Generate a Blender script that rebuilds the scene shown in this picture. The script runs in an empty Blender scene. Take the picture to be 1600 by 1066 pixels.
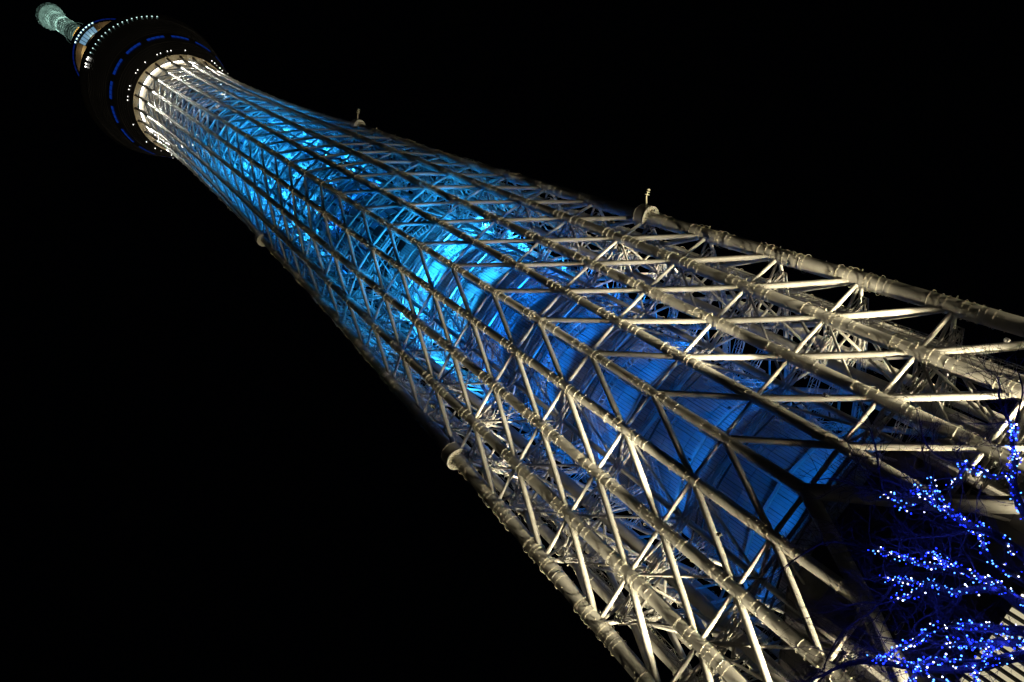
import bpy, math, random
from math import sin, cos, pi, radians, sqrt
from mathutils import Vector, Matrix, Quaternion

random.seed(7)
scene = bpy.context.scene
COL = scene.collection

# ------------------------------------------------------------------ camera
CAM = Vector((-16.11, -121.5, 1.6))
CR = Vector((0.624147, 0.506776, -0.594659))
CU = Vector((0.77762, -0.476782, 0.409861))
CF = Vector((0.075815, 0.718232, 0.691661))
FPX = 1271.19
cd = bpy.data.cameras.new('camera'); cam = bpy.data.objects.new('camera', cd); COL.objects.link(cam)
cd.sensor_width = 36.0; cd.lens = FPX / 1600 * 36; cd.clip_start = 0.1; cd.clip_end = 4000
cam.matrix_world = Matrix(((CR.x, CU.x, -CF.x, CAM.x), (CR.y, CU.y, -CF.y, CAM.y), (CR.z, CU.z, -CF.z, CAM.z), (0, 0, 0, 1)))
scene.camera = cam

# ------------------------------------------------------------------ night sky
world = bpy.data.worlds.new('World'); scene.world = world; world.use_nodes = True
bg = world.node_tree.nodes['Background']
bg.inputs[0].default_value = (0.25, 0.35, 0.6, 1); bg.inputs[1].default_value = 0.0006
vs = scene.view_settings
vs.view_transform = 'Standard'; vs.look = 'None'; vs.exposure = 0; vs.gamma = 1; vs.use_curve_mapping = False
scene.cycles.use_denoising = True
scene.cycles.max_bounces = 5; scene.cycles.diffuse_bounces = 2; scene.cycles.glossy_bounces = 2
scene.cycles.sample_clamp_indirect = 3.0

# light strengths (watts) and colours
F_OUT, F_HIGH, F_IN = 260000, 300000, 40000; F_44, F_84 = 16000, 13000; F_FACE = 120000; F_LOW = 50000
B_CORE = {44: 1000, 60: 1200, 76: 1500, 92: 1900, 108: 2800, 121: 6500, 134: 14000}; B_UP = {166: 700, 180: 5000, 194: 15000, 208: 21000, 222: 27000, 236: 22000, 250: 2500}; CYAN = (0.02, 0.40, 1.0)
D_LAMP = 15000
WARM = (1.0, 0.84, 0.53); BLUE = (0.005, 0.22, 1.0); TEAL = (0.62, 1.0, 0.86); WHITE = (1.0, 0.95, 0.82)

# ------------------------------------------------------------------ helpers
def px(x, y, d):
    """point seen at photo pixel (x, y) at distance d (metres) along the view"""
    v = CR * ((x - 800) / FPX) - CU * ((y - 533) / FPX) + CF
    return CAM + v.normalized() * d

def project(p):
    v = p - CAM; z = v.dot(CF)
    if z <= 0.1: return None
    return (800 + FPX * v.dot(CR) / z, 533 - FPX * v.dot(CU) / z, z)

def mat(name, base, rough=0.5, metal=0.0, noise=0.15, scale=0.6, bump=0.0, emit=None, estr=0.0, stripe=None, spec=0.5):
    m = bpy.data.materials.new(name); m.use_nodes = True
    nt = m.node_tree; b = nt.nodes['Principled BSDF']
    b.inputs['Roughness'].default_value = rough; b.inputs['Metallic'].default_value = metal
    b.inputs['Specular IOR Level'].default_value = spec
    geo = nt.nodes.new('ShaderNodeNewGeometry')
    n1 = nt.nodes.new('ShaderNodeTexNoise'); n1.inputs['Scale'].default_value = scale; n1.inputs['Detail'].default_value = 5
    nt.links.new(geo.outputs['Position'], n1.inputs['Vector'])
    cr = nt.nodes.new('ShaderNodeMapRange')
    cr.inputs['From Min'].default_value = 0.3; cr.inputs['From Max'].default_value = 0.7
    cr.inputs['To Min'].default_value = 1 - noise; cr.inputs['To Max'].default_value = 1 + noise * 0.5
    nt.links.new(n1.outputs['Fac'], cr.inputs['Value'])
    mx = nt.nodes.new('ShaderNodeVectorMath'); mx.operation = 'SCALE'
    mx.inputs[0].default_value = base[:3]
    nt.links.new(cr.outputs[0], mx.inputs['Scale'])
    nt.links.new(mx.outputs[0], b.inputs['Base Color'])
    n2 = nt.nodes.new('ShaderNodeTexNoise'); n2.inputs['Scale'].default_value = scale * 4; n2.inputs['Detail'].default_value = 3
    nt.links.new(geo.outputs['Position'], n2.inputs['Vector'])
    r2 = nt.nodes.new('ShaderNodeMapRange'); r2.inputs['To Min'].default_value = max(0.05, rough - 0.15); r2.inputs['To Max'].default_value = min(1, rough + 0.15)
    nt.links.new(n2.outputs['Fac'], r2.inputs['Value']); nt.links.new(r2.outputs[0], b.inputs['Roughness'])
    if bump:
        bp = nt.nodes.new('ShaderNodeBump'); bp.inputs['Strength'].default_value = bump; bp.inputs['Distance'].default_value = 0.05
        nt.links.new(n2.outputs['Fac'], bp.inputs['Height']); nt.links.new(bp.outputs[0], b.inputs['Normal'])
    if emit:
        b.inputs['Emission Color'].default_value = (*emit, 1); b.inputs['Emission Strength'].default_value = estr
    return m

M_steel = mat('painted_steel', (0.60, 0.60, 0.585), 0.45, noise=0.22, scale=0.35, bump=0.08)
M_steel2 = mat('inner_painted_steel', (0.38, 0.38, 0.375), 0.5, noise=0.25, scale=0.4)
M_wire = mat('galvanised_wire', (0.50, 0.485, 0.40), 0.4, noise=0.2, scale=1.0)
M_panel = mat('core_panel', (0.40, 0.40, 0.42), 0.45, noise=0.30, scale=0.25, bump=0.05)
M_core = mat('core_backing', (0.12, 0.12, 0.13), 0.7)
M_dark = mat('dark_duct', (0.04, 0.04, 0.045), 0.5)
M_pod = mat('podium_cladding', (0.045, 0.045, 0.055), 0.5, noise=0.2, scale=0.3)
M_pod2 = mat('podium_seam', (0.015, 0.015, 0.02), 0.6)
M_deck = mat('dark_deck_cladding', (0.018, 0.018, 0.02), 0.35, noise=0.2, scale=0.3)
M_soffit = mat('deck_soffit', (0.52, 0.46, 0.33), 0.6, noise=0.12, scale=0.5)
M_pin = mat('dark_column_end_and_trim', (0.10, 0.08, 0.06), 0.6)  # dark tone stands for unlit column ends; also joints, rim and lamp arms
M_ringlamp = mat('white_lamp_ring', (0.8, 0.8, 0.8), emit=(1, 0.97, 0.93), estr=6)
M_blueglass = mat('blue_lit_window', (0.02, 0.05, 0.2), 0.2, noise=.8, scale=.5, emit=(0.003, 0.06, 0.6), estr=0.26)
M_blueedge = mat('blue_lit_edge', (0.02, 0.04, 0.15), 0.2, noise=.8, scale=.5, emit=(0.003, 0.04, 0.5), estr=0.16)
M_whitedot = mat('white_lamp', (0.8, 0.8, 0.8), emit=(1.0, 0.97, 0.9), estr=4)
M_tealdot = mat('pale_lamp', (0.8, 0.8, 0.8), emit=(0.6, 1.0, 0.95), estr=1.6)
M_lens = mat('lamp_lens', (0.5, 0.5, 0.5), emit=(1.0, 0.93, 0.8), estr=.8)
M_amber = mat('amber_lamp', (0.8, 0.8, 0.8), emit=(1.0, 0.55, 0.1), estr=1.2)
M_gallery = mat('gallery_window', (0.1, 0.2, 0.3), 0.2, emit=(0.25, 0.5, 0.75), estr=0.55)
M_mast = mat('mast_paint', (0.42, 0.46, 0.44), 0.5, noise=0.3, scale=0.5)
M_mastdark = mat('mast_antenna_panel', (0.13, 0.15, 0.145), 0.5)
M_window = mat('lit_window', (0.3, 0.3, 0.28), 0.3, noise=0.35, scale=1.5, emit=(0.75, 0.66, 0.42), estr=0.75)
M_ground = mat('paving', (0.16, 0.155, 0.15), 0.8, noise=0.3, scale=0.8, bump=0.2)
M_bark = mat('bark', (0.04, 0.034, 0.032), 0.85, noise=0.4, scale=12, bump=0.5)
M_cable = mat('light_string_cable', (0.02, 0.05, 0.03), 0.6)
M_led = mat('blue_led', (0.1, 0.1, 0.6), emit=(0.07, 0.26, 1.0), estr=5)
M_led2 = mat('white_blue_led', (0.5, 0.5, 0.6), emit=(0.75, 0.78, 1.0), estr=5)
M_led3 = mat('blue_halo_led', (0.05, 0.05, 0.6), emit=(0.01, 0.03, 1.0), estr=4)  # dimmer bulbs whose colour stands for the blue halo round the bright ones

class MB:
    """collects shapes and links them as one mesh object"""
    def __init__(s): s.v = []; s.f = []
    def tube(s, a, b, r0, r1=None, n=8, cap=False):
        a = Vector(a); b = Vector(b); r1 = r0 if r1 is None else r1
        d = b - a
        if d.length < 1e-6: return
        d.normalize()
        x = d.orthogonal().normalized(); y = d.cross(x); o = len(s.v)
        for c, r in ((a, r0), (b, r1)):
            for i in range(n):
                t = 2 * pi * i / n; s.v.append(c + x * (r * cos(t)) + y * (r * sin(t)))
        for i in range(n):
            j = (i + 1) % n; s.f.append((o + i, o + j, o + n + j, o + n + i))
        if cap:
            s.f.append(tuple(o + i for i in range(n))[::-1]); s.f.append(tuple(o + n + i for i in range(n)))
    def path(s, pts, rs, n=10, cap=True):
        """smooth tube along a polyline with parallel-transported rings"""
        pts = [Vector(p) for p in pts]; o = len(s.v); m = len(pts)
        if isinstance(rs, (int, float)): rs = [rs] * m
        d0 = (pts[1] - pts[0]).normalized(); x = d0.orthogonal().normalized()
        for k in range(m):
            if k == 0: d = d0
            elif k == m - 1: d = (pts[k] - pts[k - 1]).normalized()
            else: d = ((pts[k + 1] - pts[k]).normalized() + (pts[k] - pts[k - 1]).normalized()).normalized()
            x = (x - d * x.dot(d)).normalized(); y = d.cross(x)
            for i in range(n):
                t = 2 * pi * i / n; s.v.append(pts[k] + x * (rs[k] * cos(t)) + y * (rs[k] * sin(t)))
        for k in range(m - 1):
            for i in range(n):
                j = (i + 1) % n
                s.f.append((o + k * n + i, o + k * n + j, o + (k + 1) * n + j, o + (k + 1) * n + i))
        if cap:
            s.f.append(tuple(o + i for i in range(n))[::-1]); s.f.append(tuple(o + (m - 1) * n + i for i in range(n)))
    def box(s, c, ax, ay, az):
        """box with centre c and half-axis vectors"""
        c, ax, ay, az = Vector(c), Vector(ax), Vector(ay), Vector(az); o = len(s.v)
        for k in (-1, 1):
            for j in (-1, 1):
                for i in (-1, 1): s.v.append(c + ax * i + ay * j + az * k)
        for q in ((0, 2, 3, 1), (4, 5, 7, 6), (0, 1, 5, 4), (2, 6, 7, 3), (0, 4, 6, 2), (1, 3, 7, 5)): s.f.append(tuple(o + i for i in q))
    def beam(s, a, b, w, h):
        a = Vector(a); b = Vector(b); d = b - a
        if d.length < 1e-6: return
        z = Vector((0, 0, 1)); n = d.normalized()
        sx = n.cross(z) if abs(n.z) < .95 else n.orthogonal(); sx.normalize(); sy = sx.cross(n)
        s.box((a + b) / 2, sx * (w / 2), sy * (h / 2), d / 2)
    def torus(s, c, axis, R, r, n=16, k=4, a0=0, a1=2 * pi):
        c = Vector(c); d = Vector(axis).normalized(); x = d.orthogonal().normalized(); y = d.cross(x); o = len(s.v)
        full = abs(a1 - a0 - 2 * pi) < 1e-3; m = n if full else n + 1
        for i in range(m):
            t = a0 + (a1 - a0) * i / n; e = x * cos(t) + y * sin(t)
            for j in range(k):
                u = 2 * pi * j / k; s.v.append(c + e * (R + r * cos(u)) + d * (r * sin(u)))
        for i in range(n):
            i2 = (i + 1) % m
            for j in range(k):
                j2 = (j + 1) % k; s.f.append((o + i * k + j, o + i2 * k + j, o + i2 * k + j2, o + i * k + j2))
    def lathe(s, prof, n=72, a0=0, a1=2 * pi, closed=False):
        o = len(s.v); full = abs(a1 - a0 - 2 * pi) < 1e-3; m = n if full else n + 1; P = len(prof)
        for i in range(m):
            t = a0 + (a1 - a0) * i / n
            for r, z in prof: s.v.append(Vector((r * cos(t), r * sin(t), z)))
        for i in range(n):
            i2 = (i + 1) % m
            for j in range(P if closed else P - 1):
                j2 = (j + 1) % P; s.f.append((o + i * P + j, o + i2 * P + j, o + i2 * P + j2, o + i * P + j2))
    def ball(s, c, r, n=8, k=5):
        c = Vector(c); o = len(s.v); s.v.append(c + Vector((0, 0, r)))
        for a in range(1, k):
            for i in range(n):
                t = 2 * pi * i / n; u = pi * a / k; s.v.append(c + Vector((sin(u) * cos(t), sin(u) * sin(t), cos(u))) * r)
        s.v.append(c - Vector((0, 0, r)))
        for i in range(n):
            s.f.append((o, o + 1 + i, o + 1 + (i + 1) % n))
            for a in range(k - 2):
                q = o + 1 + a * n; s.f.append((q + i, q + n + i, q + n + (i + 1) % n, q + (i + 1) % n))
            q = o + 1 + (k - 2) * n; s.f.append((q + i, o + 1 + (k - 1) * n, q + (i + 1) % n))
    def mesh(s, name, m, smooth=True):
        me = bpy.data.meshes.new(name); me.from_pydata([tuple(v) for v in s.v], [], s.f)
        me.materials.append(m)
        if smooth:
            me.polygons.foreach_set('use_smooth', [True] * len(me.polygons))
            try: me.set_sharp_from_angle(angle=radians(38))
            except Exception: pass
        me.update(); return me
    def build(s, name, m, parent=None, smooth=True, kind=None, loc=None):
        o = bpy.data.objects.new(name, s.mesh(name, m, smooth)); COL.objects.link(o)
        if parent is not None: o.parent = parent
        if kind: o['kind'] = kind
        if loc is not None: o.location = loc
        return o

def tag(o, label=None, cat=None, group=None, kind=None):
    if label: o['label'] = label
    if cat: o['category'] = cat
    if group: o['group'] = group
    if kind: o['kind'] = kind
    return o
def empty(name, loc=(0, 0, 0)):
    o = bpy.data.objects.new(name, None); COL.objects.link(o); o.location = loc; return o
def inst(name, me, parent, mw):
    o = bpy.data.objects.new(name, me); COL.objects.link(o)
    if parent is not None: o.parent = parent
    o.matrix_local = mw; return o

# unit cylinder shared by the braces: radius 1, z 0..1
_u = MB(); _u.tube((0, 0, 0), (0, 0, 1), 1, n=12, cap=True)
U_STEEL = _u.mesh('brace', M_steel)
_u = MB(); _u.tube((0, 0, 0), (0, 0, 1), 1, n=12, cap=True)
U_STEEL2 = _u.mesh('inner_brace', M_steel2)
def rod_matrix(a, b, r):
    a = Vector(a); d = Vector(b) - a; q = d.to_track_quat('Z', 'Y')
    return Matrix.Translation(a) @ q.to_matrix().to_4x4() @ Matrix.Diagonal((r, r, d.length, 1))

def spot(name, loc, target, power, color, size_deg, parent=None, blend=0.6, radius=0.5):
    l = bpy.data.lights.new(name, 'SPOT'); l.energy = power; l.color = color; l.spot_size = radians(size_deg); l.spot_blend = blend
    l.shadow_soft_size = radius
    o = bpy.data.objects.new(name, l); COL.objects.link(o); o.location = loc
    o.rotation_euler = (Vector(target) - Vector(loc)).to_track_quat('-Z', 'Y').to_euler()
    if parent is not None: o.parent = parent
    return o
def point(name, loc, power, color, parent=None, radius=0.3):
    l = bpy.data.lights.new(name, 'POINT'); l.energy = power; l.color = color; l.shadow_soft_size = radius
    o = bpy.data.objects.new(name, l); COL.objects.link(o); o.location = loc
    if parent is not None: o.parent = parent
    return o

# ------------------------------------------------------------------ ground
g = MB(); g.box((0, 0, -0.25), (1500, 0, 0), (0, 1500, 0), (0, 0, 0.25))
tag(g.build('ground', M_ground, smooth=False), kind='structure')

# ------------------------------------------------------------------ tower geometry
HK = [0, 55, 96, 161, 200, 219, 246, 272, 303, 345]
XK = [[0] * 10,
      [7.6, 7.0, 6.5, 5.75, 5.3, 5.1, 4.9, 4.7, 4.5, 4.6],
      [16.5, 14.75, 13.35, 11.7, 10.7, 10.2, 9.7, 9.2, 8.8, 8.9],
      [25.2, 22.5, 20.4, 17.4, 15.8, 14.9, 14.0, 13.1, 12.45, 12.6],
      [34.8, 30.4, 27.1, 22.2, 20.2, 18.7, 17.2, 15.9, 15.2, 15.4]]
YK = [[20.4, 21.1, 21.6, 20.4, 20.0, 19.6, 19.0, 18.4, 17.6, 17.8],
      [21.0, 21.0, 21.2, 20.1, 19.4, 18.9, 18.4, 17.8, 17.0, 17.2],
      [20.6, 20.2, 20.1, 18.9, 18.0, 17.4, 16.8, 16.0, 15.2, 15.4],
      [20.3, 19.0, 18.2, 16.0, 15.2, 14.4, 13.7, 13.1, 12.45, 12.6],
      [20.1, 17.55, 15.65, 12.8, 11.7, 10.8, 9.9, 9.2, 8.8, 8.9]]
def herm(h, vals):
    n = len(HK); k = 0
    while k < n - 2 and h > HK[k + 1]: k += 1
    def tan_(i):
        if i == 0: return (vals[1] - vals[0]) / (HK[1] - HK[0])
        if i == n - 1: return (vals[-1] - vals[-2]) / (HK[-1] - HK[-2])
        return (vals[i + 1] - vals[i - 1]) / (HK[i + 1] - HK[i - 1])
    d = HK[k + 1] - HK[k]; t = (h - HK[k]) / d
    return ((2 * t ** 3 - 3 * t * t + 1) * vals[k] + (t ** 3 - 2 * t * t + t) * d * tan_(k)
            + (-2 * t ** 3 + 3 * t * t) * vals[k + 1] + (t ** 3 - t * t) * d * tan_(k + 1))
def P(j, h, f=1.0):
    """outer column j (0..23, 0 = middle of the face nearest the camera) at height h"""
    j %= 24; face = ((j + 4) // 8) % 3; m = (j + 4) % 8 - 4
    x = herm(h, XK[abs(m)]) * (1 if m >= 0 else -1); y = -herm(h, YK[abs(m)])
    a = face * 2 * pi / 3
    return Vector(((x * cos(a) - y * sin(a)) * f, (x * sin(a) + y * cos(a)) * f, h))
def mm(j):
    return abs((j + 4) % 8 - 4)
def hinge(h, pts):
    if h <= pts[0][0]: return pts[0][1]
    for (a, va), (b, vb) in zip(pts, pts[1:]):
        if h <= b: return va + (vb - va) * (h - a) / (b - a)
    return pts[-1][1]
CRAD = {0: [(40, .82), (80, .68), (250, .60), (340, .55)], 1: [(20, .85), (80, .72), (250, .60), (340, .55)],
        2: [(0, .9), (80, .80), (250, .62), (340, .55)], 3: [(0, 1.0), (100, .88), (250, .64), (340, .55)],
        4: [(0, 1.2), (100, 1.12), (180, .85), (250, .66), (340, .55)]}
LV = [2.5, 15.8, 29.0, 42.3, 55.6, 69.1, 82.8, 96.2, 109.8, 123.5, 136.6, 149.5, 162, 174.3, 184, 193.7, 203.6, 213.6, 223.6,
      233.4, 243.2, 252.6, 262, 271.3, 278, 284.5, 291, 297.5, 304, 310.5, 317, 324, 331]
BASE = {0: 3, 1: 2, 2: 1, 3: 0, 4: 0}

tower = empty('lattice_tower')
tag(tower, 'tall tapering white steel lattice tower with blue-lit core, dark round decks and mast', 'tower')

front = [j % 24 for j in range(-6, 7)]
colobj = {}
for j in range(24):
    m = mm(j); h0 = LV[BASE[m]] if m < 4 else 0
    hs = [h for h in LV if h > h0]; hs = [h0] + hs + [336.0]
    fine = []
    for a, b in zip(hs, hs[1:]): fine += [a, (a + b) / 2]
    fine.append(hs[-1])
    mb = MB(); mb.path([P(j, h) for h in fine], [hinge(h, CRAD[m]) for h in fine], n=16 if j in front else 8)
    colobj[j] = mb.build('column', M_steel, tower)

# wire hoops and lugs round the columns near every node
hoops = []
for j in range(24):
    m = mm(j); isf = j in front
    many = MB(); lug = MB(); weld = MB()
    lv = LV[BASE[m]:] if m < 4 else LV
    h0_ = lv[0]
    for k, h in enumerate(lv):
        if not isf and h > 170: continue
        r = hinge(h, CRAD[m]); d = (P(j, h + 1) - P(j, h - 1)).normalized()
        offs = (-4.9, -3.1, -1.9, -1.2, 1.1, 2.0, 3.4) if h < 180 else (-1.6, 1.2)
        for q in offs:
            jit = random.uniform(-.25, .25)
            if h + q < h0_ + .3: continue
            c = P(j, h + q + jit); R = r + random.uniform(.10, .32)
            ax = (d + Vector((random.uniform(-.06, .06),) * 3)).normalized()
            if isf and h < 180:
                pr = project(c); hoops.append((R * 2 / pr[2] * FPX if pr and -30 < pr[0] < 1630 and -30 < pr[1] < 1096 else 0, c, ax, R, j))
            elif h < 180: many.torus(c, ax, R, .035, n=10, k=3)
            else: many.torus(c, ax, r + .12, .05, n=8, k=3)
        # small lugs: bolted pegs scattered on the pipe
        if isf:
            nl = 26 if h < 165 else 5
            for _ in range(nl):
                q = random.gauss(0, 1) * (2.6 if random.random() < .6 else 5.5)
                if h + q < h0_ + .3: continue
                t = random.uniform(0, 2 * pi); x = d.orthogonal().normalized(); y = d.cross(x)
                e = x * cos(t) + y * sin(t); c = P(j, h + q) + e * (hinge(h + q, CRAD[m]) + .05)
                s = random.uniform(.035, .07); lug.box(c, e * s * 1.4, d * s, e.cross(d) * s)
            # one clear peg standing on the outer side of every node
            e = Vector((P(j, h).x, P(j, h).y, 0)).normalized()
            c = P(j, h + .4) + e * r; lug.tube(c, c + e * .40, .12, .08, n=6, cap=True)
            # weld collars
            for q in (-3.9, 3.4):
                c = P(j, h + q); weld.torus(c, d, hinge(h + q, CRAD[m]), .035, n=16, k=4)
    if many.f: many.build('hoop_rings', M_wire, colobj[j], kind='stuff')
    if lug.f: lug.build('lugs', M_wire, colobj[j], kind='stuff')
    if weld.f: weld.build('weld_collars', M_steel, colobj[j], kind='stuff')
hoops.sort(key=lambda t: -t[0])
_t = MB(); _t.torus((0, 0, 0), (0, 0, 1), 1, .021, n=20, k=4); HOOP = _t.mesh('hoop', M_wire)
for s, c, ax, R, j in hoops[:300]:
    q = ax.to_track_quat('Z', 'Y'); inst('hoop', HOOP, colobj[j], Matrix.Translation(c) @ q.to_matrix().to_4x4() @ Matrix.Scale(R, 4))
rest = {}
for s, c, ax, R, j in hoops[300:]: rest.setdefault(j, MB()).torus(c, ax, R, .035, n=14, k=3)
for j, mb in rest.items(): mb.build('hoop_rings', M_wire, colobj[j], kind='stuff')

# braces between the columns
diag = []; ring = []
for j in range(24):
    for s in (1, -1):
        a = mm(j); jn = (j + s) % 24; b = mm(jn)
        for k in range(len(LV)):
            if b == a + 1:                       # outward step: heavy diagonal falls away from the face middle
                if k >= BASE[a] and k - 1 >= BASE[b] or (k == BASE[a] and k > 0):
                    kk = max(k - 1, 0); h1, h2 = LV[k], LV[kk]
                    p, q = P(j, h1), P(jn, h2); r = hinge(h1, [(40, .50), (110, .42), (200, .36), (300, .26)])
                    if k == BASE[a]: r = 1.0
                    diag.append([p, q, r, k == BASE[a]])
                if k >= BASE[a] and k >= BASE[b]:
                    ring.append([P(j, LV[k]), P(jn, LV[k]), hinge(LV[k], [(40, .33), (110, .27), (200, .22), (300, .16)]), False])
def shown(p, q):
    mid = (p + q) / 2; pr = project(mid); a, b = project(p), project(q)
    if not pr or not a or not b: return 0
    if not (-60 < pr[0] < 1660 and -60 < pr[1] < 1126): return 0
    L = math.hypot(a[0] - b[0], a[1] - b[1])
    if (mid - CAM).dot(Vector((mid.x, mid.y, 0))) > 0: L *= .35
    return L
for lst, nm in ((diag, 'diagonal_brace'), (ring, 'ring_beam')):
    lst.sort(key=lambda t: -shown(t[0], t[1]))
    for p, q, r, ar in lst[:298]: inst(nm if not ar else 'arch_brace', U_STEEL, tower, rod_matrix(p, q, r))
    mb = MB()
    for p, q, r, ar in lst[298:]: mb.tube(p, q, r, n=7)
    mb.build(nm + 's', M_steel, tower, kind='stuff')
# flared sleeve where each brace meets its column, and gusset cones
sl = MB()
for lst in (diag[:298], ring[:298]):
    for p, q, r, ar in lst:
        d = (q - p).normalized()
        for e, w in ((p, d), (q, -d)):
            sl.tube(e + w * 1.1, e + w * 1.9, r * 1.02 + .02, r * 1.02 + .02, n=10)
sl.build('brace_sleeves', M_steel, tower, kind='stuff')

# inner framework: three big leg columns behind the corners and lighter columns behind the faces
def I(j, h):
    m = mm(j)
    if m == 4: f = hinge(h, [(0, .62), (56, .63), (96, .66), (160, .74), (220, .78), (330, .80)])
    else: f = hinge(h, [(0, .80), (160, .80), (330, .80)])
    return P(j, h, f)
inner = [j for j in range(24) if j % 2 == 0]
icols = {}
for j in inner:
    m = mm(j); h0 = 0 if m == 4 else LV[BASE[m]]
    hs = [h0] + [h for h in LV if h > h0] + [338]
    R = (lambda h: hinge(h, [(0, 1.05), (110, .95), (200, .6), (330, .4)])) if m == 4 else (lambda h: hinge(h, [(0, .45), (200, .38), (330, .3)]))
    mb = MB(); mb.path([I(j, h) for h in hs], [R(h) for h in hs], n=14)
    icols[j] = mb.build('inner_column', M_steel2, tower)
    icols[j]['label'] = 'slimmer pipe column inside the lattice' if m != 4 else 'thick pipe column behind the corner of the lattice'
fans = []; stf = MB()
for k, h in enumerate(LV):
    if h > 272 and k % 2: continue
    for j in inner:
        m = mm(j)
        if m < 4 and k < BASE[m]: continue
        c = I(j, h)
        tg = ((-1, 1) if m == 2 else (0,)) if m < 4 else (-2, -1, 0, 1, 2)
        r = hinge(h, [(40, .26), (110, .22), (200, .16), (300, .12)])
        for s in tg:
            b = mm(j + s)
            if k >= BASE[b]: fans.append((c, P(j + s, h), r))
        if k + 1 < len(LV):
            for s in ((-1, 1) if (m == 4 or 150 < h < 260 or (m == 2 and h < 150)) else ()):
                if k + 1 >= BASE[mm(j + s)]: fans.append((c, P(j + s, LV[k + 1]), r * .8))
        # inner ring and its bracing
        n2 = (j + 2) % 24
        if k >= BASE[mm(n2)]:
            fans.append((c, I(n2, h), r * .9))
            if k + 1 < len(LV) and 150 < h < 262:
                fans.append((c, I(n2, LV[k + 1]), r * .7)) if (k + j // 2) % 2 else fans.append((I(n2, h), I(j, LV[k + 1]), r * .7))
fans.sort(key=lambda t: -shown(t[0], t[1]))
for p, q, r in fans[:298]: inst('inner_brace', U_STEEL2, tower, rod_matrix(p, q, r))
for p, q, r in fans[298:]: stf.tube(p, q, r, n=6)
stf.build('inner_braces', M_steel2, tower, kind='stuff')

# lattice walkways: tangential, just inside the outer columns, and radial from the inner columns; thin doubled rails with lacing
def truss(mb, a, b, w=1.0, h=1.1, step=1.6, r=.045):
    a = Vector(a); b = Vector(b); d = (b - a); L = d.length
    if L < 1: return
    d.normalize(); s = d.cross(Vector((0, 0, 1)))
    if s.length < .1: s = d.orthogonal()
    s.normalize(); u = Vector((0, 0, 1)) if abs(d.z) < .9 else d.cross(s)
    cs = [s * (-w / 2) - u * h / 2, s * (w / 2) - u * h / 2, s * (w / 2) + u * h / 2, s * (-w / 2) + u * h / 2]
    for c in cs: mb.tube(a + c, b + c, r * 1.4, n=4)
    n = max(2, int(L / step))
    for i in range(n + 1):
        p = a + d * (L * i / n)
        for q in range(4): 
            if q != 2: mb.tube(p + cs[q], p + cs[(q + 1) % 4], r, n=3)
        if i < n:
            p2 = a + d * (L * (i + 1) / n)
            mb.tube(p + cs[0], p2 + cs[1], r, n=3); mb.tube(p + cs[1], p2 + cs[2], r, n=3); mb.tube(p + cs[0], p2 + cs[3], r, n=3)
for k, h in enumerate(LV):
    if h > 260: break
    st = 2.6 if h < 130 else 4.5
    mb = MB()
    for j in range(24):
        a, b = mm(j), mm(j + 1)
        if k < BASE[a] or k < BASE[b]: continue
        truss(mb, P(j, h - 1.5, .93), P(j + 1, h - 1.5, .93), w=.8, h=.9, step=st, r=.065)
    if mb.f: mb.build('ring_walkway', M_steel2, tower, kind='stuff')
    mb = MB()
    for j in range(24):
        m = mm(j)
        if k < BASE[m] or m != 3: continue
        rin = 13.6 if h < 150 else 12
        a = P(j, h - 1.5, .95); b = Vector((a.x, a.y, 0)).normalized() * rin; b.z = h - 1.5
        truss(mb, a, b, w=.9, h=1.1, step=st)
    if mb.f: mb.build('radial_walkway', M_steel2, tower, kind='stuff')
# vertical ladder trusses in the three corners
for j in (4, 12, 20):
    mb = MB()
    for a, b in zip(LV[:16], LV[1:17]):
        truss(mb, P(j, a, .86), P(j, b, .86), w=.9, h=.9, step=1.7)
    mb.build('ladder_truss', M_steel2, tower, kind='stuff')

# ------------------------------------------------------------------ core
RC, HC0, HC1 = 13.0, 38.0, 151.0
RU = 10.2
core = MB(); core.lathe([(RC - .35, HC0), (RC - .35, HC1 - .3)], n=48)
core.lathe([(RC - .4, HC1), (10.0, HC1)], n=48)
core_o = core.build('core_wall', M_core, tower)
NP, ROWH = 36, 3.75
pm = MB(); wpan = 2 * pi * RC / NP - .10
pm.box((0, 0, 0), (wpan / 2, 0, 0), (0, .12, 0), (0, 0, ROWH / 2 - .05))
PANEL = pm.mesh('panel', M_panel, smooth=False)
pl = []
rows = int((HC1 - HC0) / ROWH)
for i in range(NP):
    t = -pi / 2 + 2 * pi * i / NP
    for r_ in range(rows):
        z = HC0 + ROWH * (r_ + .5)
        jit = random.uniform(-.03, .03)
        c = Vector(((RC + jit) * cos(t), (RC + jit) * sin(t), z))
        vis = (CAM - c).dot(Vector((cos(t), sin(t), 0)))
        pr = project(c); sc = (wpan / pr[2]) * max(0, vis / (CAM - c).length) if pr else 0
        pl.append((sc, c, t))
pl.sort(key=lambda q: -q[0])
for s, c, t in pl[:298]: inst('panel', PANEL, core_o, Matrix.Translation(c) @ Matrix.Rotation(t + pi / 2, 4, 'Z'))
rp = MB()
for s, c, t in pl[298:]:
    e = Vector((cos(t), sin(t), 0)); w = Vector((-sin(t), cos(t), 0)); rp.box(c, w * wpan / 2, e * .12, Vector((0, 0, ROWH / 2 - .05)))
rp.build('panels', M_panel, core_o, smooth=False, kind='stuff')
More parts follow.
